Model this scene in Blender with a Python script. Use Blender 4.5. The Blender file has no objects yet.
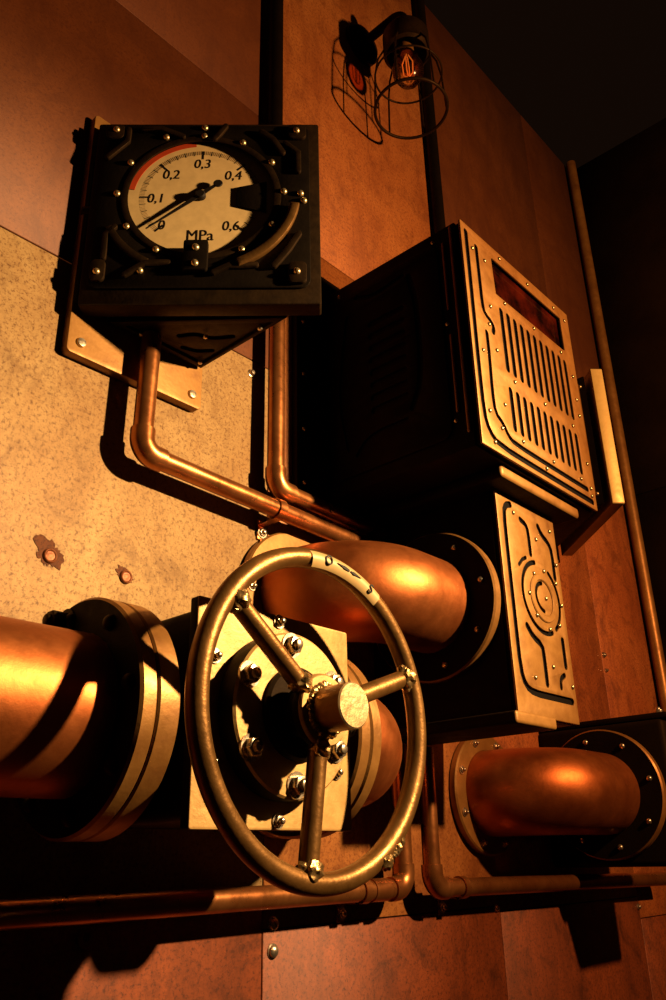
import bpy, bmesh, math, random
from mathutils import Vector, Matrix, Euler
random.seed(7)
R = math.radians
PI = math.pi
BZ = 1.3                      # height of the camera's level above the floor
scene = bpy.context.scene
C = scene.collection
base = {}                     # thing -> its base in wall coordinates

# ------------------------------------------------------------------ materials
def new_mat(name):
    m = bpy.data.materials.new(name); m.use_nodes = True
    nt = m.node_tree; nt.nodes.clear()
    out = nt.nodes.new('ShaderNodeOutputMaterial')
    b = nt.nodes.new('ShaderNodeBsdfPrincipled')
    nt.links.new(b.outputs[0], out.inputs[0])
    return m, nt, b

def noise(nt, co, scale, detail=6, rough=.6, dist=0.):
    n = nt.nodes.new('ShaderNodeTexNoise')
    n.inputs['Scale'].default_value = scale; n.inputs['Detail'].default_value = detail
    n.inputs['Roughness'].default_value = rough; n.inputs['Distortion'].default_value = dist
    nt.links.new(co, n.inputs['Vector'])
    return n

def ramp(nt, fac, stops):
    r = nt.nodes.new('ShaderNodeValToRGB')
    e = r.color_ramp.elements
    while len(e) < len(stops): e.new(.5)
    for el, (p, c) in zip(e, stops):
        el.position = p; el.color = (*c, 1) if len(c) == 3 else c
    nt.links.new(fac, r.inputs[0])
    return r

def bump(nt, b, h, strength, dist=.002):
    n = nt.nodes.new('ShaderNodeBump')
    n.inputs['Strength'].default_value = strength; n.inputs['Distance'].default_value = dist
    nt.links.new(h, n.inputs['Height']); nt.links.new(n.outputs[0], b.inputs['Normal'])

def metal(name, c1, c2, metallic, rough, scale=14., bscale=120., bstr=.25, c3=None, spec=.5):
    m, nt, b = new_mat(name)
    tc = nt.nodes.new('ShaderNodeTexCoord'); co = tc.outputs['Object']
    n1 = noise(nt, co, scale, 8, .65)
    stops = [(.32, c1), (.68, c2)]
    if c3: stops = [(.25, c3), (.42, c1), (.7, c2)]
    r = ramp(nt, n1.outputs[0], stops)
    nt.links.new(r.outputs[0], b.inputs['Base Color'])
    b.inputs['Metallic'].default_value = metallic
    b.inputs['Specular IOR Level'].default_value = spec
    if spec < .3: b.inputs['Specular Tint'].default_value = (1, .6, .3, 1)
    n2 = noise(nt, co, scale * 2.3, 6, .6)
    rr = ramp(nt, n2.outputs[0], [(.3, (rough - .07,) * 3), (.7, (rough + .09,) * 3)])
    nt.links.new(rr.outputs[0], b.inputs['Roughness'])
    n3 = noise(nt, co, bscale, 4, .6)
    bump(nt, b, n3.outputs[0], bstr)
    return m

def plain(name, c, rough=.5, metallic=0., spec=.5):
    m, nt, b = new_mat(name)
    tc = nt.nodes.new('ShaderNodeTexCoord')
    n = noise(nt, tc.outputs['Object'], 60, 3)
    r = ramp(nt, n.outputs[0], [(.3, tuple(x * .9 for x in c)), (.7, tuple(min(1, x * 1.08) for x in c))])
    nt.links.new(r.outputs[0], b.inputs['Base Color'])
    b.inputs['Roughness'].default_value = rough; b.inputs['Metallic'].default_value = metallic
    b.inputs['Specular IOR Level'].default_value = spec
    return m

def mixc(nt, fac, a, bcol):
    mx = nt.nodes.new('ShaderNodeMix'); mx.data_type = 'RGBA'
    nt.links.new(fac, mx.inputs['Factor']); nt.links.new(a, mx.inputs['A']); mx.inputs['B'].default_value = (*bcol, 1)
    return mx.outputs['Result']
def scaled(nt, v, k):
    m_ = nt.nodes.new('ShaderNodeMath'); m_.operation = 'MULTIPLY'; m_.inputs[1].default_value = k
    nt.links.new(v, m_.inputs[0]); return m_.outputs[0]
def rust(name, a, bcol, dark, fleck, streak=.5, rough=.55, blotch=.5):
    """rusted sheet: broad tone drift, run-off patches, grainy pitting and pale flecks"""
    m, nt, b = new_mat(name)
    tc = nt.nodes.new('ShaderNodeTexCoord'); co = tc.outputs['Object']
    big = noise(nt, co, 2.6, 10, .68, .8)
    col = ramp(nt, big.outputs[0], [(.38, a), (.62, bcol)]).outputs[0]
    mp = nt.nodes.new('ShaderNodeMapping'); mp.inputs['Scale'].default_value = (7, 7, 2.2)
    nt.links.new(co, mp.inputs[0])
    st = noise(nt, mp.outputs[0], 1.3, 10, .7, 1.4)
    rs = ramp(nt, st.outputs[0], [(.46, (0, 0, 0)), (.64, (1, 1, 1))])
    col = mixc(nt, scaled(nt, rs.outputs[0], streak), col, dark)
    bl = noise(nt, co, 13, 10, .75, .6)
    rb = ramp(nt, bl.outputs[0], [(.50, (0, 0, 0)), (.66, (1, 1, 1))])
    col = mixc(nt, scaled(nt, rb.outputs[0], blotch), col, fleck)
    fl = noise(nt, co, 150, 8, .85)
    rf = ramp(nt, fl.outputs[0], [(.50, (0, 0, 0)), (.60, (1, 1, 1))])
    col = mixc(nt, scaled(nt, rf.outputs[0], .9), col, fleck)
    lt = noise(nt, co, 140, 6, .8)
    rl = ramp(nt, lt.outputs[0], [(.58, (0, 0, 0)), (.70, (1, 1, 1))])
    col = mixc(nt, scaled(nt, rl.outputs[0], .5), col, tuple(min(.9, 1.35 * x) for x in bcol))
    nt.links.new(col, b.inputs['Base Color'])
    b.inputs['Roughness'].default_value = rough
    b.inputs['Metallic'].default_value = .2
    bump(nt, b, fl.outputs[0], .3, .0015)
    return m

M = {}
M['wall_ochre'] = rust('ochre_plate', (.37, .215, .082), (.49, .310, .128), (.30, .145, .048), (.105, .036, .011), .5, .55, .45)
M['wall_brown_shade'] = rust('shade_brown_plate', (.13, .036, .009), (.19, .058, .015), (.09, .024, .007), (.10, .026, .008), .5)  # brown rust, darkened for light falling off towards the upper sheets
M['wall_rust'] = rust('rust_plate', (.46, .15, .036), (.60, .23, .058), (.26, .07, .018), (.19, .05, .013), .5, .55, .6)
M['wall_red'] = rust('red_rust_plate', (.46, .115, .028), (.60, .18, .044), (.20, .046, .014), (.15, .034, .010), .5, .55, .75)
M['wall_rust_shade'] = rust('shade_rust_plate', (.20, .042, .011), (.30, .068, .017), (.08, .018, .006), (.055, .013, .005), .45, .55, .75)  # red rust, darkened for the dim light along the bottom sheets
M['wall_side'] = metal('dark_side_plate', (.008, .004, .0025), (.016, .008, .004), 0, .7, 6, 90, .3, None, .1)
M['backing'] = plain('backing_black', (.012, .008, .005), .8)
M['gold'] = metal('gold_paint', (.34, .155, .034), (.45, .22, .052), .35, .5, 22, 160, .18, (.23, .09, .02))
M['valve_gold'] = metal('pale_gold_paint', (.54, .31, .10), (.68, .42, .145), .3, .48, 26, 170, .22, (.36, .165, .045))
M['brass'] = metal('aged_brass', (.30, .13, .03), (.42, .20, .05), .5, .42, 18, 140, .15, (.2, .075, .018))
M['pale_brass'] = metal('pale_brass', (.60, .42, .13), (.70, .50, .17), .3, .5, 25, 140, .15)
M['bronze'] = metal('hammered_bronze', (.20, .095, .024), (.31, .15, .042), .7, .36, 18, 150, .22, (.12, .05, .014))
M['copper'] = metal('copper', (.40, .105, .026), (.55, .17, .045), .86, .43, 9, 150, .1, (.25, .06, .016))
M['copper_pipe'] = metal('copper_pipe', (.36, .12, .034), (.50, .195, .06), .82, .3, 16, 120, .08, (.36, .12, .04))
M['black'] = metal('black_enamel', (.0045, .0034, .0026), (.008, .0055, .0036), .0, .55, 20, 180, .2, None, .1)
M['black_edge'] = metal('worn_black', (.010, .006, .0035), (.026, .014, .006), .15, .5, 40, 180, .2, None, .2)
M['dark'] = metal('dark_bronze_and_shade', (.008, .0048, .003), (.014, .008, .004), .0, .6, 16, 140, .2, None, .1)  # own colour of the boxes; stands for shade where set on single faces
M['steel'] = metal('bolt_steel', (.50, .40, .29), (.66, .54, .40), .9, .28, 60, 200, .1)
M['rivet'] = metal('rivet_brass', (.60, .42, .20), (.78, .58, .30), .85, .26, 60, 200, .05)
M['polish'] = metal('worn_bare_metal', (.62, .42, .2), (.8, .6, .34), .75, .36, 30, 160, .25)
M['weld'] = metal('weld_bead', (.40, .24, .09), (.66, .44, .2), .85, .3, 60, 90, .8, (.10, .05, .02))
M['cream'] = plain('dial_cream', (.86, .60, .27), .6, 0, .2)
M['ink'] = plain('dial_ink', (.012, .008, .006), .6, 0, .2)
M['tick'] = plain('dial_tick', (.40, .24, .10), .6, 0, .2)
M['red'] = plain('dial_red', (.62, .07, .018), .6, 0, .2)
M['label'] = plain('label_plate', (.56, .37, .15), .45, .1)
M['slotdark'] = plain('inside_black', (.006, .004, .003), .8, 0, .1)
M['rustbolt'] = metal('rusted_bolt', (.22, .06, .018), (.36, .12, .04), .4, .45, 60, 90, .8, (.12, .03, .012))
M['ruststain'] = rust('rust_stain', (.13, .035, .008), (.20, .058, .014), (.06, .016, .005), (.045, .012, .004), .6, .8)
m, nt, b = new_mat('red_window_glass')
b.inputs['Base Color'].default_value = (.10, .012, .006, 1); b.inputs['Roughness'].default_value = .12
tc = nt.nodes.new('ShaderNodeTexCoord'); n = noise(nt, tc.outputs['Object'], 12)
r = ramp(nt, n.outputs[0], [(.42, (.008, .002, .0015)), (.66, (.09, .010, .004))])
nt.links.new(r.outputs[0], b.inputs['Base Color'])
M['redglass'] = m
m, nt, b = new_mat('bulb_glass')
nt.nodes.remove(b)
tr = nt.nodes.new('ShaderNodeBsdfTransparent'); gl = nt.nodes.new('ShaderNodeBsdfGlossy')
gl.inputs['Roughness'].default_value = .16
tr.inputs[0].default_value = (1, .55, .25, 1)
fr = nt.nodes.new('ShaderNodeFresnel'); fr.inputs[0].default_value = 1.5
mxs = nt.nodes.new('ShaderNodeMixShader')
nt.links.new(fr.outputs[0], mxs.inputs[0]); nt.links.new(tr.outputs[0], mxs.inputs[1]); nt.links.new(gl.outputs[0], mxs.inputs[2])
nt.links.new(mxs.outputs[0], [x for x in nt.nodes if x.type == 'OUTPUT_MATERIAL'][0].inputs[0])
M['bulb'] = m
m, nt, b = new_mat('filament_glow')
b.inputs['Base Color'].default_value = (.6, .2, .05, 1)
b.inputs['Emission Color'].default_value = (1, .30, .06, 1); b.inputs['Emission Strength'].default_value = .45
M['filament'] = m

# ------------------------------------------------------------------ mesh helpers
def frame(o, u, v, w):
    o, u, v, w = Vector(o), Vector(u), Vector(v), Vector(w)
    return Matrix(((u.x, v.x, w.x, o.x), (u.y, v.y, w.y, o.y), (u.z, v.z, w.z, o.z), (0, 0, 0, 1)))
def front(x, y, z): return frame((x, y, z), (1, 0, 0), (0, 0, 1), (0, -1, 0))     # faces away from the wall
def leftf(x, y, z): return frame((x, y, z), (0, -1, 0), (0, 0, 1), (-1, 0, 0))    # faces left along the wall
def downf(x, y, z): return frame((x, y, z), (1, 0, 0), (0, -1, 0), (0, 0, -1))    # faces the floor
def axis(o, d):
    d = Vector(d).normalized()
    q = d.to_track_quat('Z', 'Y').to_matrix().to_4x4()
    q.translation = Vector(o)
    return q

def add(bm, src, mat=None):
    vs = {}
    for v in src.verts: vs[v] = bm.verts.new(mat @ v.co if mat else v.co)
    for f in src.faces:
        try:
            nf = bm.faces.new([vs[v] for v in f.verts]); nf.material_index = f.material_index
        except ValueError: pass
    src.free()
    return bm

def box(x0, x1, y0, y1, z0, z1, bev=.003, seg=2):
    bm = bmesh.new()
    bmesh.ops.create_cube(bm, size=1)
    for v in bm.verts:
        v.co = Vector(((x0 + x1) / 2 + v.co.x * (x1 - x0), (y0 + y1) / 2 + v.co.y * (y1 - y0), (z0 + z1) / 2 + v.co.z * (z1 - z0)))
    if bev: bmesh.ops.bevel(bm, geom=list(bm.edges), offset=bev, segments=seg, profile=.6, affect='EDGES')
    return bm

def prism(poly, h0, h1, mat, bev=0.):
    bm = bmesh.new()
    a = [bm.verts.new((x, y, h0)) for x, y in poly]; c = [bm.verts.new((x, y, h1)) for x, y in poly]
    bm.faces.new(a[::-1]); bm.faces.new(c)
    n = len(poly)
    for i in range(n): bm.faces.new((a[i], a[(i + 1) % n], c[(i + 1) % n], c[i]))
    bmesh.ops.recalc_face_normals(bm, faces=bm.faces)
    if bev: bmesh.ops.bevel(bm, geom=list(bm.edges), offset=bev, segments=2, profile=.6, affect='EDGES')
    if mat: bmesh.ops.transform(bm, matrix=mat, verts=bm.verts)
    return bm

def lathe(prof, seg=32, mat=None):
    bm = bmesh.new(); rings = []
    for r, h in prof:
        if r < 1e-6: rings.append([bm.verts.new((0, 0, h))])
        else: rings.append([bm.verts.new((r * math.cos(2 * PI * i / seg), r * math.sin(2 * PI * i / seg), h)) for i in range(seg)])
    for a, c in zip(rings, rings[1:]):
        for i in range(seg):
            j = (i + 1) % seg
            if len(a) == 1 and len(c) == 1: continue
            if len(a) == 1: bm.faces.new((a[0], c[i], c[j]))
            elif len(c) == 1: bm.faces.new((a[i], a[j], c[0]))
            else: bm.faces.new((a[i], a[j], c[j], c[i]))
    bmesh.ops.recalc_face_normals(bm, faces=bm.faces)
    if mat: bmesh.ops.transform(bm, matrix=mat, verts=bm.verts)
    return bm

def ring_disc(r0, r1, h0, h1, mat, seg=64, bev=.003):
    if r0 <= 0:
        return lathe([(0, h0), (r1 - bev, h0), (r1, h0 + bev), (r1, h1 - bev), (r1 - bev, h1), (0, h1)], seg, mat)
    return lathe([(r0, h0), (r1 - bev, h0), (r1, h0 + bev), (r1, h1 - bev), (r1 - bev, h1), (r0 + bev, h1), (r0, h1 - bev), (r0, h0)], seg, mat)

def fillet(pts, r, n=12):
    pts = [Vector(p) for p in pts]; out = [pts[0]]
    for i in range(1, len(pts) - 1):
        p, a, c = pts[i], (pts[i - 1] - pts[i]).normalized(), (pts[i + 1] - pts[i]).normalized()
        ang = a.angle(c); t = r / math.tan(ang / 2)
        s, e = p + a * t, p + c * t
        cen = p + (a + c).normalized() * (r / math.sin(ang / 2))
        v0, v1 = s - cen, e - cen; tot = v0.angle(v1); ax = v0.cross(v1).normalized()
        for k in range(n + 1): out.append(cen + Matrix.Rotation(tot * k / n, 3, ax) @ v0)
    out.append(pts[-1])
    return out

def tube(pts, r, seg=20, closed=False, rfun=None):
    pts = [Vector(p) for p in pts]; bm = bmesh.new(); n = len(pts); rings = []
    tan = []
    for i in range(n):
        a = pts[i - 1] if (i or closed) else pts[i]; c = pts[(i + 1) % n] if (i < n - 1 or closed) else pts[i]
        tan.append((c - a).normalized())
    up = Vector((.13, .31, .94)); nrm = (up - tan[0] * up.dot(tan[0])).normalized()
    for i in range(n):
        nrm = (nrm - tan[i] * nrm.dot(tan[i])).normalized(); bi = tan[i].cross(nrm)
        rr = rfun(i, n) if rfun else r
        rings.append([bm.verts.new(pts[i] + (nrm * math.cos(2 * PI * k / seg) + bi * math.sin(2 * PI * k / seg)) * rr) for k in range(seg)])
    for i in range(n if closed else n - 1):
        a, c = rings[i], rings[(i + 1) % n]
        off = 0
        if closed and i == n - 1:
            off = min(range(seg), key=lambda s: (c[s].co - a[0].co).length)
        for k in range(seg):
            bm.faces.new((a[k], a[(k + 1) % seg], c[(k + 1 + off) % seg], c[(k + off) % seg]))
    if not closed:
        bm.faces.new(rings[0][::-1]); bm.faces.new(rings[-1])
    bmesh.ops.recalc_face_normals(bm, faces=bm.faces)
    return bm

def plate(outer, holes, t, mat, w0=0., bev=.0):
    """flat plate with real cut-outs; lies in u,v from w0 to w0+t"""
    cu = bpy.data.curves.new('tmp', 'CURVE'); cu.dimensions = '2D'; cu.fill_mode = 'BOTH'
    cu.extrude = t / 2 - bev; cu.bevel_depth = bev; cu.bevel_resolution = 1
    if bev: cu.offset = -bev
    for poly in [outer] + list(holes):
        s = cu.splines.new('POLY'); s.points.add(len(poly) - 1); s.use_cyclic_u = True
        for p, (x, y) in zip(s.points, poly): p.co = (x, y, 0, 1)
    o = bpy.data.objects.new('tmp', cu); C.objects.link(o)
    dg = bpy.context.evaluated_depsgraph_get(); dg.update()
    me = bpy.data.meshes.new_from_object(o.evaluated_get(dg))
    bm = bmesh.new(); bm.from_mesh(me)
    bpy.data.objects.remove(o); bpy.data.curves.remove(cu); bpy.data.meshes.remove(me)
    bmesh.ops.remove_doubles(bm, verts=bm.verts, dist=1e-5)
    for v in bm.verts: v.co.z += w0 + t / 2
    bmesh.ops.transform(bm, matrix=mat, verts=bm.verts)
    return bm

def text_bm(body, size, mat, rot=0., shear=0., t=.0006, loc=(0, 0, 0)):
    cu = bpy.data.curves.new('tmp', 'FONT'); cu.body = body; cu.size = size; cu.extrude = t / 2
    cu.align_x = 'CENTER'; cu.align_y = 'CENTER'; cu.shear = shear; cu.resolution_u = 4
    o = bpy.data.objects.new('tmp', cu); C.objects.link(o)
    dg = bpy.context.evaluated_depsgraph_get(); dg.update()
    me = bpy.data.meshes.new_from_object(o.evaluated_get(dg))
    bm = bmesh.new(); bm.from_mesh(me)
    bpy.data.objects.remove(o); bpy.data.curves.remove(cu); bpy.data.meshes.remove(me)
    bmesh.ops.transform(bm, matrix=mat @ Matrix.Translation(loc) @ Matrix.Rotation(rot, 4, 'Z'), verts=bm.verts)
    return bm

def rrect(x0, x1, y0, y1, r, n=6):
    out = []
    for cx, cy, a0 in ((x1 - r, y1 - r, 0), (x0 + r, y1 - r, 90), (x0 + r, y0 + r, 180), (x1 - r, y0 + r, 270)):
        for k in range(n + 1):
            a = R(a0 + 90 * k / n); out.append((cx + r * math.cos(a), cy + r * math.sin(a)))
    return out
def circ(cx, cy, r, n=64): return [(cx + r * math.cos(2 * PI * k / n), cy + r * math.sin(2 * PI * k / n)) for k in range(n)]
def arc(cx, cy, r, a0, a1, n=24): return [(cx + r * math.cos(R(a0 + (a1 - a0) * k / n)), cy + r * math.sin(R(a0 + (a1 - a0) * k / n))) for k in range(n + 1)]
def sector(cx, cy, r0, r1, a0, a1, n=24): return arc(cx, cy, r0, a0, a1, n) + arc(cx, cy, r1, a1, a0, n)
def smooth(p, it=2):
    for _ in range(it):
        q = [p[0]]
        for a, c in zip(p, p[1:]):
            q += [(.75 * a[0] + .25 * c[0], .75 * a[1] + .25 * c[1]), (.25 * a[0] + .75 * c[0], .25 * a[1] + .75 * c[1])]
        q.append(p[-1]); p = q
    return p
def stroke(p, w, caps=True):
    """outline polygon of a polyline of width w with round ends"""
    L, Rr = [], []; n = len(p); h = w / 2
    for i in range(n):
        a = Vector(p[max(i - 1, 0)]); c = Vector(p[min(i + 1, n - 1)]); d = (c - a).normalized()
        nx, ny = -d.y, d.x
        L.append((p[i][0] + nx * h, p[i][1] + ny * h)); Rr.append((p[i][0] - nx * h, p[i][1] - ny * h))
    def cap(q, d):
        a = math.atan2(d[1], d[0])
        return [(q[0] + h * math.cos(a + PI / 2 - PI * k / 6), q[1] + h * math.sin(a + PI / 2 - PI * k / 6)) for k in range(1, 6)]
    de = (p[-1][0] - p[-2][0], p[-1][1] - p[-2][1]); ds = (p[0][0] - p[1][0], p[0][1] - p[1][1])
    return L + cap(p[-1], de) + Rr[::-1] + cap(p[0], ds)
def vslot(x, y0, y1, w): return stroke([(x, y0 + w / 2), (x, (y0 + y1) / 2), (x, y1 - w / 2)], w)

# ------------------------------------------------------------------ object helpers
def facemat(bm, d, lim=.8, idx=1):
    d = Vector(d); bm.normal_update()
    for f in bm.faces:
        if f.normal.dot(d) > lim: f.material_index = idx
    return bm
def finish(bm, name, mats, ang=38):
    for f in bm.faces: f.smooth = True
    lim = R(ang)
    for e in bm.edges:
        if len(e.link_faces) == 2:
            if e.calc_face_angle(0) > lim: e.smooth = False
        else: e.smooth = False
    me = bpy.data.meshes.new(name); bm.to_mesh(me); bm.free()
    for x in (mats if isinstance(mats, (list, tuple)) else [mats]): me.materials.append(M[x])
    return me

def thing(name, label, cat, loc, group=None):
    o = bpy.data.objects.new(name, None); C.objects.link(o)
    o.empty_display_size = .05
    o.location = (loc[0], loc[1], loc[2] + BZ)
    o['label'] = label; o['category'] = cat
    if group: o['group'] = group
    base[o] = Vector(loc)
    return o

def part(name, bm, mats, parent, label=None, ang=38):
    b = base[parent]
    bmesh.ops.translate(bm, vec=-b, verts=bm.verts)
    o = bpy.data.objects.new(name, finish(bm, name, mats, ang)); C.objects.link(o)
    o.parent = parent; base[o] = b
    if label: o['label'] = label
    return o

def single(name, bm, mats, label, cat, loc, group=None):
    bmesh.ops.translate(bm, vec=-Vector(loc), verts=bm.verts)
    o = bpy.data.objects.new(name, finish(bm, name, mats)); C.objects.link(o)
    o.location = (loc[0], loc[1], loc[2] + BZ)
    o['label'] = label; o['category'] = cat
    if group: o['group'] = group
    base[o] = Vector(loc)
    return o

def struct(name, bm, mats):
    o = bpy.data.objects.new(name, finish(bm, name, mats)); C.objects.link(o)
    o.location.z = BZ; o['kind'] = 'structure'
    return o

shared = {}
def mesh_of(key, fn, mats):
    if key not in shared: shared[key] = finish(fn(), key, mats)
    return shared[key]
def rivet_bm(r=.0045):
    return lathe([(r, -.001), (r, .0004), (r * .92, r * .38), (r * .7, r * .66), (r * .38, r * .85), (0, r * .92)], 12)
def screw_bm(r=.008):
    bm = lathe([(r, -.001), (r, .002), (r * .85, .0042), (0, .0052)], 16)
    return bm
def hex_bm(r=.0105, h=.010):
    bm = lathe([(r * 1.35, -.001), (r * 1.35, .0018), (r * .5, .0018)], 20)
    add(bm, prism([(r * math.cos(R(60 * k)), r * math.sin(R(60 * k))) for k in range(6)], .001, h, None, r * .13))
    add(bm, lathe([(r * .55, h - .002), (r * .55, h + .004), (r * .4, h + .005), (0, h + .005)], 12))
    return bm
def put(name, me, parent, pos, d, spin=0.):
    o = bpy.data.objects.new(name, me); C.objects.link(o)
    o.parent = parent
    q = Vector(d).normalized().to_track_quat('Z', 'Y')
    o.rotation_mode = 'QUATERNION'
    o.rotation_quaternion = q @ Euler((0, 0, spin)).to_quaternion()
    o.location = Vector(pos) - base[parent]
    base[o] = base[parent]
    return o
RIV = lambda: mesh_of('rivet', rivet_bm, 'rivet')
RIVD = lambda: mesh_of('dark_rivet', rivet_bm, 'steel')
SCR = lambda: mesh_of('screw', screw_bm, 'steel')
HEX = lambda: mesh_of('hex_bolt', hex_bm, 'steel')
HEXS = lambda: mesh_of('small_hex_bolt', lambda: hex_bm(.0062, .005), 'steel')
def put_uv(name, me, parent, mat, u, v, w=0.):
    return put(name, me, parent, mat @ Vector((u, v, w)), mat.to_3x3() @ Vector((0, 0, 1)), random.uniform(0, 1))

# ------------------------------------------------------------------ the setting
def wall():
    bm = box(-1.3, 2.66, .004, .06, -BZ, 2.6, 0)
    for f in bm.faces: f.material_index = 4
    cols = [((-1.3, .94), [-BZ, -.045, .868, 1.50, 2.6], (5, 0, 1, 1)),  # lowest split added for the shade-darkened bottom sheet
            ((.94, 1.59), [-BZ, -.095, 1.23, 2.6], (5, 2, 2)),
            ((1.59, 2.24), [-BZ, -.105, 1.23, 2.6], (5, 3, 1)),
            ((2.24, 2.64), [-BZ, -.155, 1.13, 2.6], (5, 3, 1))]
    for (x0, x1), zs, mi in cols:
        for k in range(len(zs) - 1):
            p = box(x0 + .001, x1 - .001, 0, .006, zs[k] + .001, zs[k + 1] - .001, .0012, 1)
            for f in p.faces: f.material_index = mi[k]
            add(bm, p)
    return struct('wall_back', bm, ['wall_ochre', 'wall_brown_shade', 'wall_rust', 'wall_red', 'backing', 'wall_rust_shade'])
wall()
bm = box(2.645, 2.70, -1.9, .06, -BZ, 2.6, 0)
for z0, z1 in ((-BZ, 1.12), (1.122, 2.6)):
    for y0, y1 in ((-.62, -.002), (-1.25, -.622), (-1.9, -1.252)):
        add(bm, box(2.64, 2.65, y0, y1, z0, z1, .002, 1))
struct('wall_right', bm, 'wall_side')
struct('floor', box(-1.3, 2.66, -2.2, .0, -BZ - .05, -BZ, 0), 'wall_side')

# ------------------------------------------------------------------ gauge
ca, sa = math.cos(R(46.5)), math.sin(R(46.5))
def make_gauge():
    g = thing('pressure_gauge', 'black angled pressure gauge reading MPa with a cream dial, upper left of the wall', 'gauge', (.64, 0, .70))
    wp = part('wall_plate', plate(rrect(.511, .766, .700, 1.177, .008), [], .018, front(0, 0, 0), 0, .002), 'gold', g, 'gold mounting plate with chrome screws')
    for x, z in ((.533, .722), (.745, .722), (.533, 1.155), (.745, 1.155)):
        put('screw', SCR(), wp, (x, -.018, z), (0, -1, 0))
    G = frame((.765, -.30, 0), (ca, -sa, 0), (0, 0, 1), (-sa, -ca, 0))
    # wedge body
    pts = [(.512, -.016), (.764, -.016), (.764, -.258), (.5160, -.0225)]
    part('housing', prism(pts, .785, 1.138, None, .002), 'black', g)
    part('hinge_knob', lathe([(0, -.004), (.008, -.004), (.0085, .012), (.006, .016), (0, .016)], 18, G @ Matrix.Translation((-.368, .965, -.014)) @ Matrix.Rotation(R(-90), 4, 'Y')), 'black_edge', g)
    part('front_frame', plate(rrect(-.368, 0, .772, 1.142, .004), [circ(-.19, .984, .124)], .03, G, -.03, .002), 'black_edge', g)
    bez = part('bezel', plate(rrect(-.356, -.016, .800, 1.134, .016), [circ(-.19, .981, .119)], .004, G, 0, .0015), 'black', g)
    # raised relief on the bezel
    rel = plate(sector(-.19, .981, .117, .128, 0, 359.9, 72), [], .002, G, .004, .0008)
    part('curved_rib', plate(sector(-.19, .981, .144, .159, -66, -8, 28), [], .012, G, .003, .004), 'bronze', bez, 'curved rib coloured bronze for the light on it')  # bronze colour stands in for light catching this rib
    for poly in (sector(-.19, .981, .150, .162, 205, 240, 12),
                 stroke([(-.335, .855), (-.335, .90), (-.322, .915)], .009), stroke([(-.345, 1.06), (-.315, 1.095), (-.315, 1.12)], .009),
                 stroke([(-.30, .822), (-.27, .845), (-.235, .845)], .009), stroke([(-.165, .826), (-.14, .84), (-.1, .84)], .009),
                 stroke([(-.095, 1.115), (-.075, 1.098), (-.06, 1.07)], .010), stroke([(-.055, 1.09), (-.034, 1.07), (-.034, 1.03)], .009),
                 stroke([(-.29, 1.12), (-.26, 1.122), (-.225, 1.105)], .009), stroke([(-.155, 1.128), (-.165, 1.11), (-.172, 1.10)], .009),
                 stroke([(-.072, .838), (-.05, .87), (-.034, .90)], .010), stroke([(-.10, .868), (-.083, .885), (-.07, .905)], .008),
                 rrect(-.050, -.022, .805, .845, .008), rrect(-.352, -.33, .81, .85, .008), rrect(-.051, -.021, 1.10, 1.130, .008), rrect(-.352, -.322, 1.10, 1.130, .008)):
        add(rel, plate(poly, [], .007, G, .004, .0015))
    part('relief_rib', rel, 'black_edge', bez)
    tab = part('clip', plate(rrect(-.212, -.174, .826, .884, .004), [], .011, G, .004, .002), 'black', bez)
    for u, v, w in ((-.193, .868, .015), (-.193, .838, .015)): put_uv('screw', mesh_of('gauge_screw', lambda: rivet_bm(.0062), 'rivet'), tab, G, u, v, w)
    for u, v in ((-.335, 1.117), (-.253, 1.106), (-.190, 1.127), (-.190, 1.108), (-.126, 1.094), (-.037, 1.115), (-.078, 1.051), (-.058, .989),
                 (-.031, .985), (-.026, .970), (-.076, .921), (-.123, .872), (-.256, .872), (-.305, .918), (-.325, .985), (-.308, 1.05),
                 (-.342, .826), (-.278, .832), (-.037, .825)):
        put_uv('bolt', mesh_of('gauge_bolt', lambda: rivet_bm(.0058), 'rivet'), bez, G, u, v, .011 if (abs(u + .19) > .14 and (v > 1.11 or v < .83)) else .005)
    D = G @ Matrix.Translation((-.192, .985, -.003))
    dial = part('dial', plate(circ(0, 0, .128, 80), [], .002, D, -.002), 'cream', g, 'cream dial face with black scale')
    tk = fk = None
    for k in range(0, 31):
        a = R(225 - 9 * k)
        if 190 < 0: pass
        big = k % 5 == 0; mid = k % 5 == 0 and k % 2 == 1
        r1 = .0985; r0 = .081 if (k % 5 == 0 and (k // 5) % 1 == 0) else .089
        w = .0032 if k % 5 == 0 else .0013
        ux, uy = math.cos(a), math.sin(a); px, py = -uy * w / 2, ux * w / 2
        q = [(ux * r0 + px, uy * r0 + py), (ux * r0 - px, uy * r0 - py), (ux * r1 - px, uy * r1 - py), (ux * r1 + px, uy * r1 + py)]
        p = prism(q, .0001, .0003, D)
        tk = p if tk is None else add(tk, p)
        if k < 30:
            for s in (1.8, 3.6, 5.4, 7.2):
                b2 = a - R(s); ux, uy = math.cos(b2), math.sin(b2); px, py = -uy * .0004, ux * .0004
                q = prism([(ux * .0905 + px, uy * .0905 + py), (ux * .0905 - px, uy * .0905 - py), (ux * .0985 - px, uy * .0985 - py), (ux * .0985 + px, uy * .0985 + py)], .0001, .0003, D)
                fk = q if fk is None else add(fk, q)
    part('scale_mark', tk, 'ink', dial)
    part('fine_scale', fk, 'tick', dial)
    part('red_band', plate(sector(0, 0, .1085, .1195, 96, 172, 40), [], .0006, D, .0002), 'red', dial, 'red warning band along the dial rim')
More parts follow.
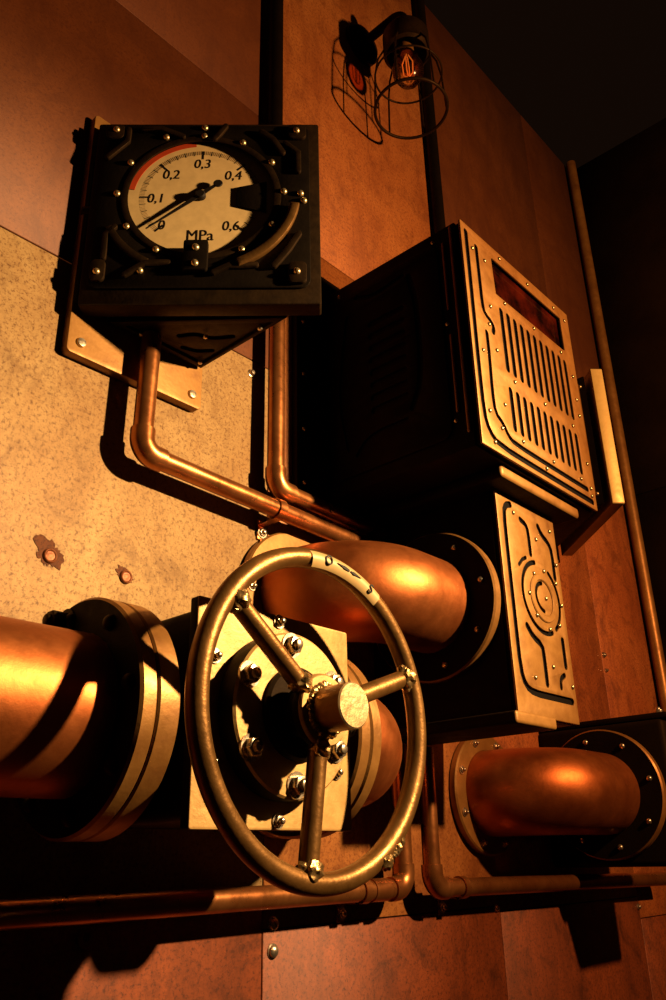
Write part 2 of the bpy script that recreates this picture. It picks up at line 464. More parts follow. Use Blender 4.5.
    for s, x, y, sz in (('0', -.060, -.058, .027), ('0,1', -.072, -.003, .027), ('0,2', -.050, .047, .027), ('0,3', 0, .070, .027),
                        ('0,4', .051, .045, .027), ('0,6', .050, -.060, .027), ('MPa', .002, -.079, .030)):
        part('numeral' if s != 'MPa' else 'unit_text', text_bm(s, sz, D @ Matrix.Translation((x, y, 0)) @ Matrix.Diagonal((.86, 1, 1, 1)), 0, .12 if s != 'MPa' else 0, .0002, (0, 0, .0003)), 'ink', dial)
    # flat dark tag lying over the 0,5 mark
    part('dark_tag', plate([(.058, -.020), (.106, -.034), (.106, .030), (.058, .018)], [], .002, D, .001, .0006), 'black', dial)
    N = D @ Matrix.Rotation(R(220), 4, 'Z')
    nd = prism([(-.036, -.0022), (0, -.0038), (.108, -.0008), (.108, .0008), (0, .0038), (-.036, .0022)], .0052, .0068, N)
    add(nd, ring_disc(0, .0085, -.001, .0095, N, 24, .002))
    add(nd, ring_disc(0, .0078, .005, .0075, N @ Matrix.Translation((-.036, 0, 0)), 20, .001))
    part('needle', nd, 'ink', g, 'black gauge needle pointing at zero')
    # underside cover with raised lip
    Dn = downf(0, 0, 0)
    tri = [(.57, .024), (.757, .024), (.757, .235)]
    def sh(s, cx=.715, cy=.085): return [(cx + (x - cx) * s, cy + (y - cy) * s) for x, y in tri]
    bp = plate(tri, [sh(.82)], .010, frame((0, 0, .785), (1, 0, 0), (0, -1, 0), (0, 0, -1)), 0, .003)
    add(bp, plate(sh(.8), [stroke(smooth([(.675, .07), (.69, .095), (.715, .10), (.735, .13)]), .010), stroke(smooth([(.70, .048), (.722, .055), (.738, .075)]), .010)], .005, frame((0, 0, .785), (1, 0, 0), (0, -1, 0), (0, 0, -1)), 0, .001))
    bp = part('bottom_cover', bp, 'black_edge', g)
    for u, v in ((.745, .185), (.742, .04), (.70, .105), (.625, .036)):
        put('screw', RIVD(), bp, (u, -v, .7745), (0, 0, -1))
    return g
make_gauge()

def make_second_gauge():
    X0 = 1.772
    g = thing('angled_housing', 'black angled housing with pale brass front edge, right of the grille cabinet', 'housing', (X0 + .12, 0, .75))
    part('wall_plate', plate(rrect(X0, X0 + .25, .73, 1.15, .008), [], .016, front(0, 0, 0), 0, .002), 'gold', g)
    e = Vector((ca, sa, 0)); w = Vector((sa, -ca, 0))
    part('housing', prism([(X0 + .002, -.014), (X0 + .225, -.014), (X0 + .002, -.272)], .757, 1.108, None, .003), 'black', g)
    G = frame((X0, -.292, 0), e, (0, 0, 1), w)
    part('front_frame', plate(rrect(0, .37, .75, 1.12, .004), [], .030, G, 0, .002), 'pale_brass', g, 'pale brass front frame seen edge on')
    Lf = leftf(X0, 0, 0)
    side = part('side_panel', plate(rrect(.015, .255, .775, 1.095, .010), [rrect(.022, .247, .782, 1.088, .012)], .006, Lf, -.001, .0015), 'brass', g)
    for u, v in ((.258, 1.08), (.258, .785), (.125, 1.1)): put_uv('rivet', RIV(), g, Lf, u, v, .0)
    put('screw', SCR(), g, (X0 + .012, -.296, .93), (-ca, -sa, 0))
    put('screw', SCR(), g, (X0 + .012, -.18, .757), (0, 0, -1))
make_second_gauge()

# ------------------------------------------------------------------ grille cabinet
CX0, CX1, CZ0, CZ1, CD = 1.094, 1.519, .635, 1.116, .36
def make_cabinet():
    c = thing('grille_cabinet', 'large gold fronted cabinet with louvred grille and dark window slot', 'cabinet', ((CX0 + CX1) / 2, 0, CZ0))
    part('body', box(CX0, CX1, -CD + .0138, -.014, CZ0, CZ1, .003), 'dark', c)
    bf = part('back_flange', box(1.0, 1.62, -.016, 0, .6352, 1.16, .003), 'black', c)
    for z in (.648, .762, .886, 1.01, 1.12): put('rivet', RIVD(), bf, (1.018, -.016, z), (0, -1, 0)); put('rivet', RIVD(), bf, (1.602, -.016, z), (0, -1, 0))
    F = front(CX0, -CD, CZ0); W, H = CX1 - CX0, CZ1 - CZ0
    holes = []
    holes.append([(.108, .365), (.377, .365), (.386, .368), (.386, .452), (.11, .452), (.105, .448)])
    for k in range(11):
        u = .120 + k * .0256
        holes.append(vslot(u, .192, .338, .0135)); holes.append(vslot(u, .066, .160, .0135))
    holes.append(stroke(smooth([(.018, .462), (.0165, .30), (.015, .16), (.016, .065), (.027, .034), (.055, .0165), (.20, .015), (.408, .015)], 1), .0125))
    holes.append(stroke(smooth([(.051, .445), (.051, .38), (.051, .305), (.058, .292), (.080, .283), (.084, .272), (.080, .262)], 1), .0115))
    holes.append(stroke(smooth([(.056, .250), (.056, .20), (.052, .12), (.055, .080), (.080, .066), (.092, .048), (.11, .0395), (.25, .0385), (.392, .0385)], 1), .011))
    fp = part('front_panel', plate(rrect(0, W, 0, H, .003), holes, .0045, F, -.0045, .0012), 'gold', c, 'gold grille panel with slots and grooves')
    for u, v in ((.136, .465), (.076, .425), (.246, .464), (.136, .356), (.078, .318), (.066, .272), (.084, .223), (.357, .463), (.404, .453), (.361, .350),
                 (.248, .354), (.138, .178), (.251, .177), (.365, .173), (.403, .308), (.404, .251), (.405, .212), (.090, .110), (.070, .054), (.142, .054),
                 (.040, .0155), (.0335, .075), (.254, .052), (.221, .0265), (.366, .053), (.406, .1), (.405, .044), (.034, .43), (.034, .2), (.405, .027)):
        put_uv('rivet', RIV(), fp, F, u, v, 0)
    part('window', plate(rrect(.10, .39, .358, .46, .002), [], .004, F, -.0118 - .002), 'redglass', c, 'dark red glass behind the window slot')
    part('slot_backing', plate(rrect(.004, W - .004, .004, .352, .002), [], .0088, F, -.0136), 'slotdark', c)
    part('slot_backing', plate(rrect(.004, .098, .354, H - .004, .002), [], .0088, F, -.0136), 'slotdark', c)
    # left side: raised bars, vent, and embossing
    S = leftf(CX0, 0, CZ0)
    sp = plate(rrect(.03, .305, .03, .452, .02), [stroke(smooth([(.075, .39), (.06, .30), (.05, .2), (.07, .09)], 2), .012), stroke(smooth([(.235, .41), (.25, .34), (.25, .17), (.225, .12)], 2), .012),
               stroke(smooth([(.09, .07), (.12, .10), (.21, .10)], 2), .010), stroke(smooth([(.10, .43), (.14, .41), (.22, .42)], 2), .010)] + [stroke([(.135, .15 + k * .028), (.17, .15 + k * .028), (.212, .15 + k * .028)], .014) for k in range(8)], .006, S, -.001, .0015)
    side = part('side_panel', sp, 'dark', c)
    part('side_trim', plate(stroke([(.338, .470), (.338, .25), (.338, .030)], .006), [], .006, S, -.001, .0015), 'brass', c)
    part('side_trim', plate(stroke([(.319, .442), (.319, .36), (.319, .290)], .005), [], .006, S, -.001, .0015), 'brass', c)
    part('side_trim', plate(stroke([(.319, .233), (.319, .15), (.319, .076)], .005), [], .006, S, -.001, .0015), 'brass', c)
    for u, v in ((.312, .262), (.312, .06), (.05, .46), (.295, .46), (.012, .24)): put_uv('rivet', RIVD(), c, S, u, v, 0)
    return c
make_cabinet()

# ------------------------------------------------------------------ duct below the cabinet
DX0, DX1, DZ0, DZ1, DD = 1.222, 1.434, .211, .610, .30
def make_duct():
    d = thing('duct_box', 'upright gold fronted duct box with round embossed emblem beneath the grille cabinet', 'duct', ((DX0 + DX1) / 2, 0, DZ0))
    part('body', box(DX0, DX1, -DD + .0118, 0, DZ0, DZ1, .003), 'dark', d)
    part('top_collar', facemat(box(1.182, 1.474, -.340, 0, .611, .634, .008, 3), (0, -1, 0), .3), ['dark', 'gold'], d)  # sides coloured dark for shade, gold kept on the lit front
    part('bottom_collar', facemat(box(1.186, 1.318, -.316, 0, .190, .2105, .006, 3), (0, -1, 0), .3), ['dark', 'gold'], d)  # shade on the sides is coloured in here too
    F = front(DX0, -DD, DZ0); W, H = DX1 - DX0, DZ1 - DZ0
    gr = [stroke(smooth([(.050, .383), (.034, .378), (.024, .362), (.023, .28), (.023, .16), (.023, .075), (.034, .048), (.06, .039), (.13, .039), (.196, .039)], 1), .0125),
          stroke(smooth([(.082, .362), (.100, .357), (.106, .345), (.106, .30)], 1), .012),
          stroke(smooth([(.148, .366), (.158, .352), (.182, .34), (.191, .325), (.191, .272)], 1), .013),
          stroke([(.058, .268), (.072, .281), (.086, .288)], .007),
          stroke(arc(.128, .220, .0665, 100, 292), .009), stroke(arc(.128, .220, .0665, -52, 56), .009),
          stroke(arc(.136, .222, .027, 95, 262), .008),
          stroke(smooth([(.062, .156), (.078, .140), (.108, .128), (.110, .11), (.110, .060)], 1), .013),
          stroke([(.188, .150), (.188, .13), (.188, .102)], .013),
          stroke(smooth([(.160, .060), (.162, .076), (.178, .084)], 2), .010)]
    fp = part('front_panel', plate(rrect(0, W, 0, H, .003), gr, .0045, F, -.0045, .001), 'gold', d, 'gold panel with grooved pattern')
    part('slot_backing', plate(rrect(.003, W - .003, .003, H - .003, .002), [], .0068, F, -.0116), 'slotdark', d)
    part('emblem_ring', ring_disc(.034, .046, -.001, .003, F @ Matrix.Translation((.132, .22, 0)), 40, .0015), 'gold', fp)
    for u, v in ((.056, .368), (.131, .335), (.190, .367), (.188, .260), (.146, .275), (.107, .262), (.082, .220), (.142, .221), (.100, .182), (.142, .163), (.200, .219),
                 (.182, .177), (.137, .094), (.068, .066), (.201, .066), (.2, .30)):
        put_uv('rivet', RIV(), fp, F, u, v, 0)
    return d
make_duct()

# ------------------------------------------------------------------ copper elbows with flanges
def flange_bolts(parent, cen, d, r, n, a0=0., me=None):
    fr = axis(cen, d)
    for k in range(n):
        a = R(a0 + 360 * k / n)
        put('bolt', me or HEXS(), parent, fr @ Vector((r * math.cos(a), r * math.sin(a), 0)), d, a)

def make_elbow(name, label, xw, xe, zc, yc, r, fr_, wr, bolts=(8, 22), mirror=False):
    s = -1 if mirror else 1
    t = thing(name, label, 'pipe elbow', (xw, 0, zc))
    path = fillet([(xw, -.014, zc), (xw, yc, zc), (xe - s * .016, yc, zc)], min(.125, abs(yc) - .02), 18)
    part('elbow_pipe', tube(path, r, 48), 'copper', t)
    wf = part('wall_flange', ring_disc(r - .002, wr, 0, .018, front(xw, 0, zc), 72), 'brass', t, 'brass flange against the wall')
    flange_bolts(wf, (xw, -.018, zc), (0, -1, 0), (r + wr) / 2 + .002, *bolts)
    ef = part('end_flange', facemat(ring_disc(r - .002, fr_, 0, .020, axis((xe - s * .0205, yc, zc), (s, 0, 0)), 72), (-s, 0, 0)), ['brass', 'dark'], t)  # brass rim; the face turned from the light is coloured dark
    flange_bolts(ef, (xe - s * .0205, yc, zc), (-s, 0, 0), (r + fr_) / 2 + .002, 8, 12, mesh_of('flange_stud', lambda: rivet_bm(.0062), 'steel'))
    return t
make_elbow('copper_elbow', 'fat copper elbow from the wall into the left side of the duct box', .995, 1.2215,   .417, -.154, .086, .138, .120, (3, -60))
make_elbow('copper_elbow', 'fat copper elbow at lower right, below the duct box', 1.56, 1.8195, .117, -.152, .084, .134, .120)

# ------------------------------------------------------------------ pump box at the right edge
def make_pump():
    p = thing('pump_box', 'black pump box at the right edge, bolted to the lower copper elbow', 'machine', (1.91, 0, -.03))
    part('casing', box(1.82, 2.0, -.30, 0, -.03, .262, .012, 3), 'dark', p)
    part('lid', box(1.825, 2.01, -.31, 0, .263, .276, .005, 2), 'dark', p)
    for x in (1.86, 1.97): put('bolt', HEX(), p, (x, -.28, .276), (0, 0, 1))
make_pump()

# ------------------------------------------------------------------ valve
VY, VZ, VX = -.20, .145, .655
def make_valve():
    v = thing('gate_valve', 'valve body with square gold face plate behind the handwheel', 'valve', (VX, 0, VZ))
    part('body', add(box(.545, .768, -.312, -.09, .037, .252, .012, 3), lathe([(.0, .0), (.09, .0), (.09, .284), (0, .284)], 40, axis((.5145, VY, VZ), (1, 0, 0)))), 'dark', v)
    F = front(VX, 0, VZ)
    sq = part('face_plate', facemat(plate(rrect(-.118, .120, -.117, .116, .003), [circ(0, 0, .03)], .014, F, .310, .0015), (0, -1, 0), .3), ['dark', 'valve_gold'], v, 'square gold face plate')  # edges coloured dark as shade, only the front gold
    for k in range(6):
        a = R(90 + 60 * k); put_uv('bolt', HEXS(), sq, F, .108 * math.cos(a), .108 * math.sin(a), .324)
    bn = part('bonnet_flange', facemat(ring_disc(.022, .089, .3235, .352, F, 72, .0025), (0, -1, 0), .5), ['dark', 'valve_gold'], v)  # dark colour round the rim stands for its unlit side
    for k in range(6):
        a = R(33 + 60 * k); put_uv('bolt', HEX(), bn, F, -.004 + .074 * math.cos(a), .074 * math.sin(a), .352)
    part('gland', lathe([(.050, .351), (.050, .357), (.047, .360), (.027, .360), (.027, .364), (.014, .365), (.014, .366), (0, .366)], 48, F), 'dark', v)  # dark colour stands in for the hub's shadow
    fl = part('left_flange', ring_disc(.05, .1245, 0, .027, axis((.4935, VY, VZ), (1, 0, 0)), 80, .002), 'brass', v)
    fr_ = part('right_flange', ring_disc(.05, .122, 0, .0215, axis((.798, VY, VZ), (1, 0, 0)), 80), 'brass', v)
    for side, x, d in ((fl, .5205, 1), (fr_, .798, -1)):
        flange_bolts(side, (x, VY, VZ), (d, 0, 0), .106, 8, 0)
    return v
make_valve()

t = thing('copper_pipe', 'fat copper pipe with shade-darkened flange entering from the left edge', 'pipe', (.2, VY, VZ))
part('pipe', tube(fillet([(-.5, VY, VZ), (0., VY, VZ), (.474, VY, VZ)], .1, 4), .085, 48), 'copper', t)
f = part('end_flange', facemat(ring_disc(.083, .1245, 0, .0205, axis((.4725, VY, VZ), (1, 0, 0)), 80), (-1, 0, 0)), ['brass', 'dark'], t)  # left face darkened for shade, brass left on the rim
flange_bolts(f, (.4725, VY, VZ), (-1, 0, 0), .105, 8, 10, mesh_of('dark_stud', lambda: rivet_bm(.009), 'black_edge'))
put('bolt', mesh_of('big_hex', lambda: hex_bm(.0125, .022), 'black_edge'), f, (.4725, -.172, .247), (-1, 0, 0))
part('wall_bracket', add(box(.12, .17, -.13, 0, .11, .18, .004), box(.08, .21, -.012, 0, .02, .27, .003)), 'black', t)

def make_right_elbow():
    t = thing('copper_elbow', 'copper elbow right of the valve, turning into the wall behind the handwheel', 'pipe elbow', (.93, 0, VZ))
    part('elbow_pipe', tube(fillet([(.842, VY, VZ), (.965, VY, VZ), (.965, -.012, VZ)], .095, 18), .083, 48), 'copper', t)
    ef = part('end_flange', ring_disc(.08, .122, 0, .0215, axis((.8200, VY, VZ), (1, 0, 0)), 80), 'brass', t)
    flange_bolts(ef, (.8415, VY, VZ), (1, 0, 0), .104, 8, 0)
    part('wall_flange', ring_disc(.08, .116, 0, .016, front(.965, 0, VZ), 64), 'brass', t)
make_right_elbow()

# ------------------------------------------------------------------ handwheel
def make_wheel():
    F = front(VX - .003, 0, VZ - .002); HW = .392; RM = .1665
    w = thing('handwheel', 'round bronze handwheel with three spokes on the valve', 'handwheel', (VX, -.366, VZ))
    n = 120
    pts = [F @ Vector((RM * math.cos(2 * PI * k / n), RM * math.sin(2 * PI * k / n), HW)) for k in range(n)]
    rim = part('rim', tube(pts, .0113, 22, True), 'bronze', w)
    def blob(p, r, sq=1.):
        bm = bmesh.new(); bmesh.ops.create_icosphere(bm, subdivisions=3, radius=r)
        ph = [random.uniform(0, 6) for _ in range(6)]
        for v in bm.verts:
            c = v.co / r
            k = 1 + .10 * math.sin(5 * c.x + ph[0]) * math.sin(6 * c.y + ph[1]) + .08 * math.sin(9 * c.z + ph[2] + 4 * c.x) + .05 * math.sin(14 * c.y + ph[3])
            v.co *= k
        bmesh.ops.translate(bm, vec=p, verts=bm.verts)
        return bm
    for a in (20, 142, 262):
        d = Vector((math.cos(R(a)), math.sin(R(a)), 0))
        sp = part('spoke', tube([F @ (d * .034 + Vector((0, 0, HW))), F @ (d * .09 + Vector((0, 0, HW))), F @ (d * (RM - .006) + Vector((0, 0, HW)))], .0105, 20), 'bronze', w)
        wb = blob(F @ (d * (RM - .011) + Vector((0, 0, HW + .003))), .0122)
        for s in (-1, 1):
            add(wb, blob(F @ (d * (RM - .012) + Vector((-d.y, d.x, 0)) * s * .010 + Vector((0, 0, HW + .002))), .0065))
        part('weld', wb, 'weld', sp)
        wb = blob(F @ (d * .040 + Vector((0, 0, HW + .003))), .0115)
        add(wb, blob(F @ (d * .045 + Vector((-d.y, d.x, 0)) * .008 + Vector((0, 0, HW))), .006))
        part('weld', wb, 'weld', sp)
    wb = None
    for k in range(9):
        a = R(-61 + 1.7 * k); rr = RM + random.uniform(-.005, .007)
        b_ = blob(F @ Vector((rr * math.cos(a), rr * math.sin(a), HW + random.uniform(.002, .007))), random.uniform(.005, .0085))
        wb = b_ if wb is None else add(wb, b_)
    part('weld', wb, 'weld', rim, 'rough weld bead joining the rim')
    hub = part('hub_collar', facemat(lathe([(.014, .366), (.026, .366), (.026, .384), (.036, .385), (.0385, .388), (.0385, .396), (.036, .3995), (.0, .400)], 40, F), (0, -1, 0), .5), ['dark', 'valve_gold'], w)  # collar sides coloured dark for the shade behind the wheel
    for k in range(26):
        if k == 0: rg = None
        a = R(360 * k / 26); b_ = blob(F @ Vector((.0255 * math.cos(a), .0255 * math.sin(a), .400)), random.uniform(.003, .0046))
        rg = b_ if rg is None else add(rg, b_)
    part('weld', rg, 'weld', hub)
    part('hub_shaft', facemat(lathe([(.0, .398), (.0238, .398), (.0238, .4375), (.0222, .439), (0, .439)], 40, F), (0, -1, 0), .5), ['bronze', 'polish'], w, 'bare worn metal shaft end')  # darker bronze on the shaft's sides stands for their shade
    # curved direction label on the rim
    P = F @ Matrix.Translation((0, 0, 0))
    lb = bmesh.new(); N_ = 40; rows = []
    prof = [(.1545, HW + .0085), (.1565, HW + .0103), (.163, HW + .0130), (.168, HW + .0125), (.1725, HW + .0098), (.1752, HW + .006)]
    for k in range(N_ + 1):
        a = R(98 - 41 * k / N_)
        rows.append([lb.verts.new(F @ Vector((r_ * math.cos(a), r_ * math.sin(a), h))) for r_, h in prof])
    for A, B in zip(rows, rows[1:]):
        for i in range(len(prof) - 1): lb.faces.new((A[i], A[i + 1], B[i + 1], B[i]))
    bmesh.ops.recalc_face_normals(lb, faces=lb.faces)
    if sum((f.normal.y for f in lb.faces)) > 0: bmesh.ops.reverse_faces(lb, faces=lb.faces)
    g_ = bmesh.ops.solidify(lb, geom=lb.faces[:], thickness=.0012)
    lb = part('direction_label', lb, 'label', w, 'pale label strip with letters O and S and an arrow')
    def on_rim(a, h=.0136): return F @ Matrix.Translation((.1648 * math.cos(R(a)), .1648 * math.sin(R(a)), HW + h)) @ Matrix.Rotation(R(a - 90), 4, 'Z')
    part('letter', text_bm('O', .016, on_rim(89), 0, 0, .0012), 'ink', lb)
    part('letter', text_bm('S', .016, on_rim(63), 0, 0, .0012), 'ink', lb)
    ar = bmesh.new()
    for q in ([(-.021, 0), (-.008, -.0018), (0, -.0012), (0, .0012), (-.008, .0018)], [(.002, -.0006), (.008, -.0018), (.021, 0), (.008, .0018), (.002, .0006)]):
        add(ar, prism(q, -.0006, .0006, on_rim(77)))
    part('arrow', ar, 'ink', lb)
    return w
make_wheel()

# ------------------------------------------------------------------ thin copper pipes
PR = .0158
def fitting(parent, pts, r=.019):
    """copper elbow socket with end lips, slid over the bend"""
    part('elbow_fitting', tube(pts, r, 24), 'copper_pipe', parent)
def bend(a, p, c, n=.038, rad=.026):
    a, p, c = Vector(a), Vector(p), Vector(c)
    return fillet([p + (a - p).normalized() * n, p, p + (c - p).normalized() * n], rad, 12)
def make_pipe(name, label, pts, fits, r=PR, mat='copper_pipe', group=None, rad=.026):
    b = pts[0] if isinstance(pts[0], tuple) else tuple(pts[0])
    t = thing(name, label, 'pipe', (b[0], b[1], min(p[2] for p in pts)), group)
    part('pipe', tube(fillet(pts, rad, 12) if len(pts) > 2 else [pts[0], tuple((x + y) / 2 for x, y in zip(*pts)), pts[1]], r, 24), mat, t)
    for i in fits: fitting(t, bend(pts[i - 1], pts[i], pts[i + 1]), r + .0032)
    return t
make_pipe('gauge_pipe', 'copper pipe from the underside of the gauge, bending right towards the duct box', [(.640, -.044, .7745), (.637, -.044, .566), (1.2195, -.044, .546)], [1])
make_pipe('copper_pipe', 'upright copper pipe dropping behind the gauge, turning right at the foot', [(.925, -.036, 1.20), (.925, -.036, .600), (1.2205, -.036, .592)], [1])
t1 = make_pipe('copper_pipe', 'thin copper pipe under the handwheel rising to the duct box', [(.1, -.05, -.050), (1.218, -.05, -.049), (1.218, -.05, .1855)], [1])
part('coupling', tube([(1.128, -.05, -.049), (1.15, -.05, -.049), (1.168, -.05, -.049)], .0175, 24), 'copper_pipe', t1)
make_pipe('copper_pipe', 'thin copper pipe dropping from the duct box and running right below the lower elbow', [(1.300, -.05, .1855), (1.300, -.05, -.052), (2.30, -.05, -.066)], [1])
make_pipe('conduit', 'black wall conduit rising straight up from behind the gauge', [(.925, -.026, 1.2005), (.925, -.026, 2.59)], [], .0165, 'black')
make_pipe('conduit', 'black wall conduit rising from the grille cabinet past the cage lamp', [(1.560, -.022, 1.161), (1.560, -.022, 2.59)], [], .0165, 'black')
make_pipe('corner_pipe', 'tall brown pipe in the dark corner at the right edge', [(2.590, -.026, -BZ), (2.590, -.026, 2.59)], [], .0185, 'brass')

def clamp(x, z, d, axis_, label, tab):
    """saddle over the pipe with one screwed tab"""
    t = thing('pipe_clamp', label, 'clamp', (x, 0, z), 'pipe clamps')
    rr = d + PR + .0045
    if axis_ == 'x':
        bm = lathe([(PR + .001, -.008), (PR + .0032, -.008), (PR + .0032, .008), (PR + .001, .008), (PR + .001, -.008)], 28, axis((x, -d, z), (1, 0, 0)))
        add(bm, box(x - .008, x + .008, -d, 0, z + (-.003 if tab < 0 else PR - .001), z + (-PR + .001 if tab < 0 else .003) + 0, 0) if False else box(x - .009, x + .009, -.005, 0, z + (-.046 if tab < 0 else .010), z + (-.010 if tab < 0 else .046), .002))
        add(bm, box(x - .008, x + .008, -d, -.001, z + tab * (PR + .0015) - .0015, z + tab * (PR + .0015) + .0015, 0))
        pos = (x, -.005, z + tab * .033)
    else:
        bm = lathe([(PR + .001, -.008), (PR + .0032, -.008), (PR + .0032, .008), (PR + .001, .008), (PR + .001, -.008)], 28, axis((x, -d, z), (0, 0, 1)))
        add(bm, box(x + (-.046 if tab < 0 else .010), x + (-.010 if tab < 0 else .046), -.005, 0, z - .009, z + .009, .002))
        add(bm, box(x + tab * (PR + .0015) - .0015, x + tab * (PR + .0015) + .0015, -d, -.001, z - .008, z + .008, 0))
        pos = (x + tab * .033, -.005, z)
    part('saddle', bm, 'copper_pipe', t)
    put('screw', mesh_of('clamp_screw', lambda: hex_bm(.0075, .005), 'steel'), t, pos, (0, -1, 0))
clamp(.922, .5565, .044, 'x', 'small clamp holding the sloping gauge pipe above the handwheel', -1)
clamp(1.108, -.049, .05, 'x', 'small clamp under the pipe below the handwheel', -1)
clamp(1.385, -.0535, .05, 'x', 'small clamp on the pipe running right below the lower elbow', -1)

# ------------------------------------------------------------------ cage lamp
def make_lamp():
    lx, ly = 1.270, -.152
    t = thing('cage_lamp', 'wire cage wall lamp with a clear bulb at the top of the photo', 'lamp', (lx, 0, 1.95))
    part('wall_base', lathe([(0, 0), (.060, 0), (.060, .012), (.048, .024), (.02, .030), (0, .030)], 36, front(lx, 0, 2.066)), 'black', t)
    part('arm', tube(fillet([(lx, -.028, 2.066), (lx, ly, 2.066), (lx, ly, 2.011)], .04, 10), .013, 18), 'black', t)
    hd = part('lamp_head', lathe([(0, .09), (.022, .09), (.030, .078), (.050, .062), (.060, .045), (.060, -.015), (.052, -.02), (.050, .03), (0, .035)], 40, axis((lx, ly, 1.921), (0, 0, 1))), 'black_edge', t)
    part('socket', lathe([(0, .03), (.019, .03), (.019, -.012), (.016, -.02), (0, -.02)], 24, axis((lx, ly, 1.921), (0, 0, 1))), 'brass', t)
    bl = part('bulb', lathe([(.015, .01), (.018, -.015), (.031, -.042), (.040, -.070), (.039, -.092), (.027, -.114), (.010, -.124), (0, -.125)], 32, axis((lx, ly, 1.921), (0, 0, 1))), 'bulb', t)
    fil = None
    for k in range(4):
        a = R(20 + 90 * k); c_, s_ = math.cos(a), math.sin(a)
        p = tube([(lx + .004 * c_, ly + .004 * s_, 1.898), (lx + .014 * c_, ly + .014 * s_, 1.871), (lx + .012 * c_, ly + .012 * s_, 1.831), (lx + .003 * c_, ly + .003 * s_, 1.821)], .0016, 8)
        fil = p if fil is None else add(fil, p)
    part('filament', fil, 'filament', bl)
    ZB, RB = 1.708, .090
    cg = tube([Vector((lx + RB * math.cos(2 * PI * k / 48), ly + RB * math.sin(2 * PI * k / 48), ZB)) for k in range(48)], .004, 10, True)
    add(cg, tube([Vector((lx + .085 * math.cos(2 * PI * k / 48), ly + .085 * math.sin(2 * PI * k / 48), 1.826)) for k in range(48)], .0026, 10, True))
    for k in range(6):
        a = R(15 + 60 * k); c_, s_ = math.cos(a), math.sin(a)
        add(cg, tube([(lx + .056 * c_, ly + .056 * s_, 1.921), (lx + .076 * c_, ly + .076 * s_, 1.881), (lx + .085 * c_, ly + .085 * s_, 1.826), (lx + RB * c_, ly + RB * s_, ZB)], .0026, 10))
    part('cage', cg, 'black_edge', t)
make_lamp()

# ------------------------------------------------------------------ loose wall hardware
def wall_bolt(x, z, label, r=.0085, mat='steel', name='wall_bolt', group='bolts in the wall plates'):
    bm = lathe([(r * 1.25, 0), (r * 1.25, .0015), (r, .002), (r * .95, .005), (r * .6, .0078), (0, .0085)], 18, front(x, 0, z))
    return single(name, bm, mat, label, 'bolt', (x, 0, z), group)
wall_bolt(.960, -.088, 'upper domed bolt beside the seam below the handwheel')
wall_bolt(.960, -.124, 'lower domed bolt beside the seam below the handwheel')
wall_bolt(1.574, -.098, 'lower domed bolt on the seam under the right-hand pipe', .006)
wall_bolt(1.578, -.070, 'upper domed bolt on the seam under the right-hand pipe', .005)
wall_bolt(.893, .838, 'small bolt on the wall left of the upright copper pipe', .006)
wall_bolt(2.252, .514, 'upper small bolt on the seam right of the duct box', .007)
wall_bolt(2.252, .470, 'lower small bolt on the seam right of the duct box', .005)
wall_bolt(2.232, -.128, 'small bolt on the wall at the lower right corner', .006)
def rust_bolt(x, z, r, stain, label):
    t = thing('rusted_bolt', label, 'bolt', (x, 0, z), 'rusted bolts in the ochre plate')
    part('bolt_head', lathe([(r, 0), (r, .0025), (r * .86, .0042), (r * .72, .0038), (r * .62, .0028), (r * .3, .0032), (0, .0036)], 22, front(x, 0, z)), 'rustbolt', t)
    n = 56
    poly = []; q = 1.
    for k in range(n):
        a = 2 * PI * k / n
        q += random.uniform(-.22, .22) + (1 - q) * .35
        qq = stain * q * (1 + .22 * math.cos(2 * a + 1.3))
        poly.append((qq * math.cos(a) - stain * .12, qq * math.sin(a) + stain * .16))
    part('rust_stain', plate(poly, [], .0008, front(x, 0, z), 0), 'ruststain', t, 'dark rust scab around the bolt')
rust_bolt(.534, .386, .0105, .019, 'rusted bolt with a dark rust scab, at the left edge of the ochre plate')
rust_bolt(.657, .384, .0105, .0125, 'rusted bolt above the left flange, the one nearer the handwheel')
wz = ring_disc(.0045, .0125, 0, .003, front(.642, 0, -.083), 28, .001)
single('washer', wz, 'rustbolt', 'dull washer on the dark wall at lower left', 'washer', (.642, 0, -.083))

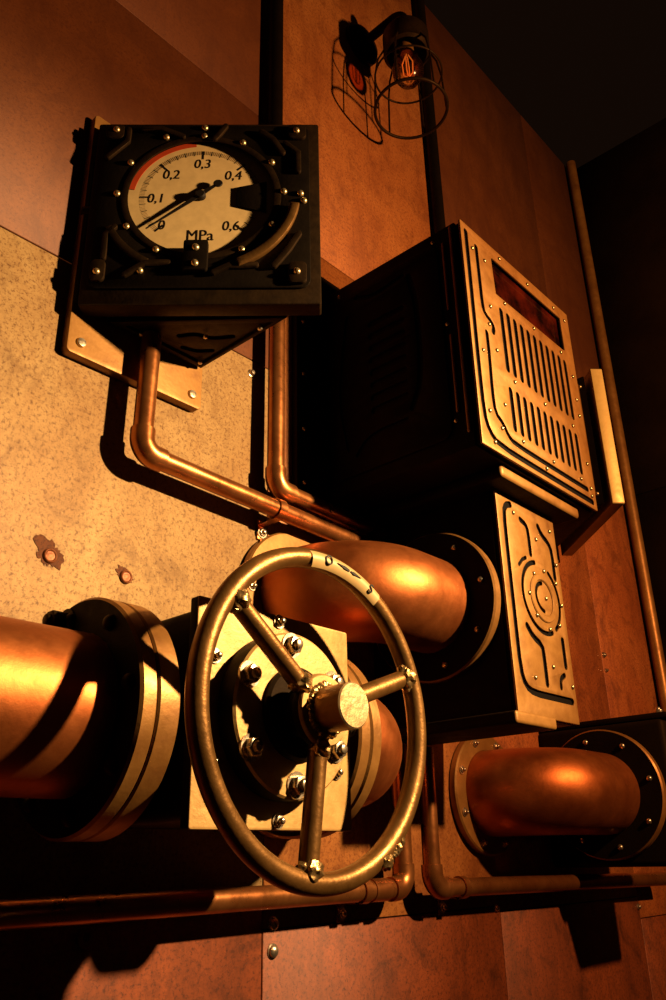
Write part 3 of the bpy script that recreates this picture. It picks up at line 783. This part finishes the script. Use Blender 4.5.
# ------------------------------------------------------------------ light
def spot(name, loc, target, energy, color, angle, blend, radius):
    l = bpy.data.lights.new(name, 'SPOT'); l.energy = energy; l.color = color
    l.spot_size = R(angle); l.spot_blend = blend; l.shadow_soft_size = radius
    o = bpy.data.objects.new(name, l); C.objects.link(o)
    o.location = (loc[0], loc[1], loc[2] + BZ)
    d = Vector(target) - Vector(loc)
    o.rotation_euler = d.to_track_quat('-Z', 'Y').to_euler()
    return o
LAMP = (1.5, -1.7, .97)
spot('key_lamp', LAMP, (.63, -.1, .36), 275, (1, .74, .37), 60, 1., .032)
pl = bpy.data.lights.new('orange_fill', 'POINT'); pl.energy = 128; pl.color = (1, .47, .17); pl.shadow_soft_size = .032  # orange fill added at the key lamp's place for warmer, wider light
po = bpy.data.objects.new('orange_fill', pl); C.objects.link(po); po.location = (LAMP[0], LAMP[1], LAMP[2] + BZ)
w = bpy.data.worlds.new('world'); scene.world = w; w.use_nodes = True
w.node_tree.nodes['Background'].inputs[0].default_value = (.05, .022, .01, 1)
w.node_tree.nodes['Background'].inputs[1].default_value = .10

# ------------------------------------------------------------------ camera
Xc = Vector((817, 340, 829)).normalized(); Uc = Vector((-43, -1920, 829)).normalized()
Uc = (Uc - Xc * Uc.dot(Xc)).normalized(); Nc = Uc.cross(Xc)
if Nc.z < 0: Nc = -Nc
cam = bpy.data.cameras.new('camera'); co = bpy.data.objects.new('camera', cam); C.objects.link(co)
cam.sensor_fit = 'VERTICAL'; cam.sensor_height = 36; cam.lens = 36 * 829 / 1000
cam.clip_start = .02
right = Vector((Xc.x, Nc.x, Uc.x)); down = Vector((Xc.y, Nc.y, Uc.y)); fwd = Vector((Xc.z, Nc.z, Uc.z))
co.matrix_world = Matrix(((right.x, -down.x, -fwd.x, 0), (right.y, -down.y, -fwd.y, -1.0), (right.z, -down.z, -fwd.z, BZ), (0, 0, 0, 1)))
scene.camera = co
scene.cycles.diffuse_bounces = 0
scene.view_settings.view_transform = 'Standard'
scene.view_settings.look = 'None'
scene.view_settings.exposure = 0
scene.view_settings.gamma = 1
scene.view_settings.use_curve_mapping = False
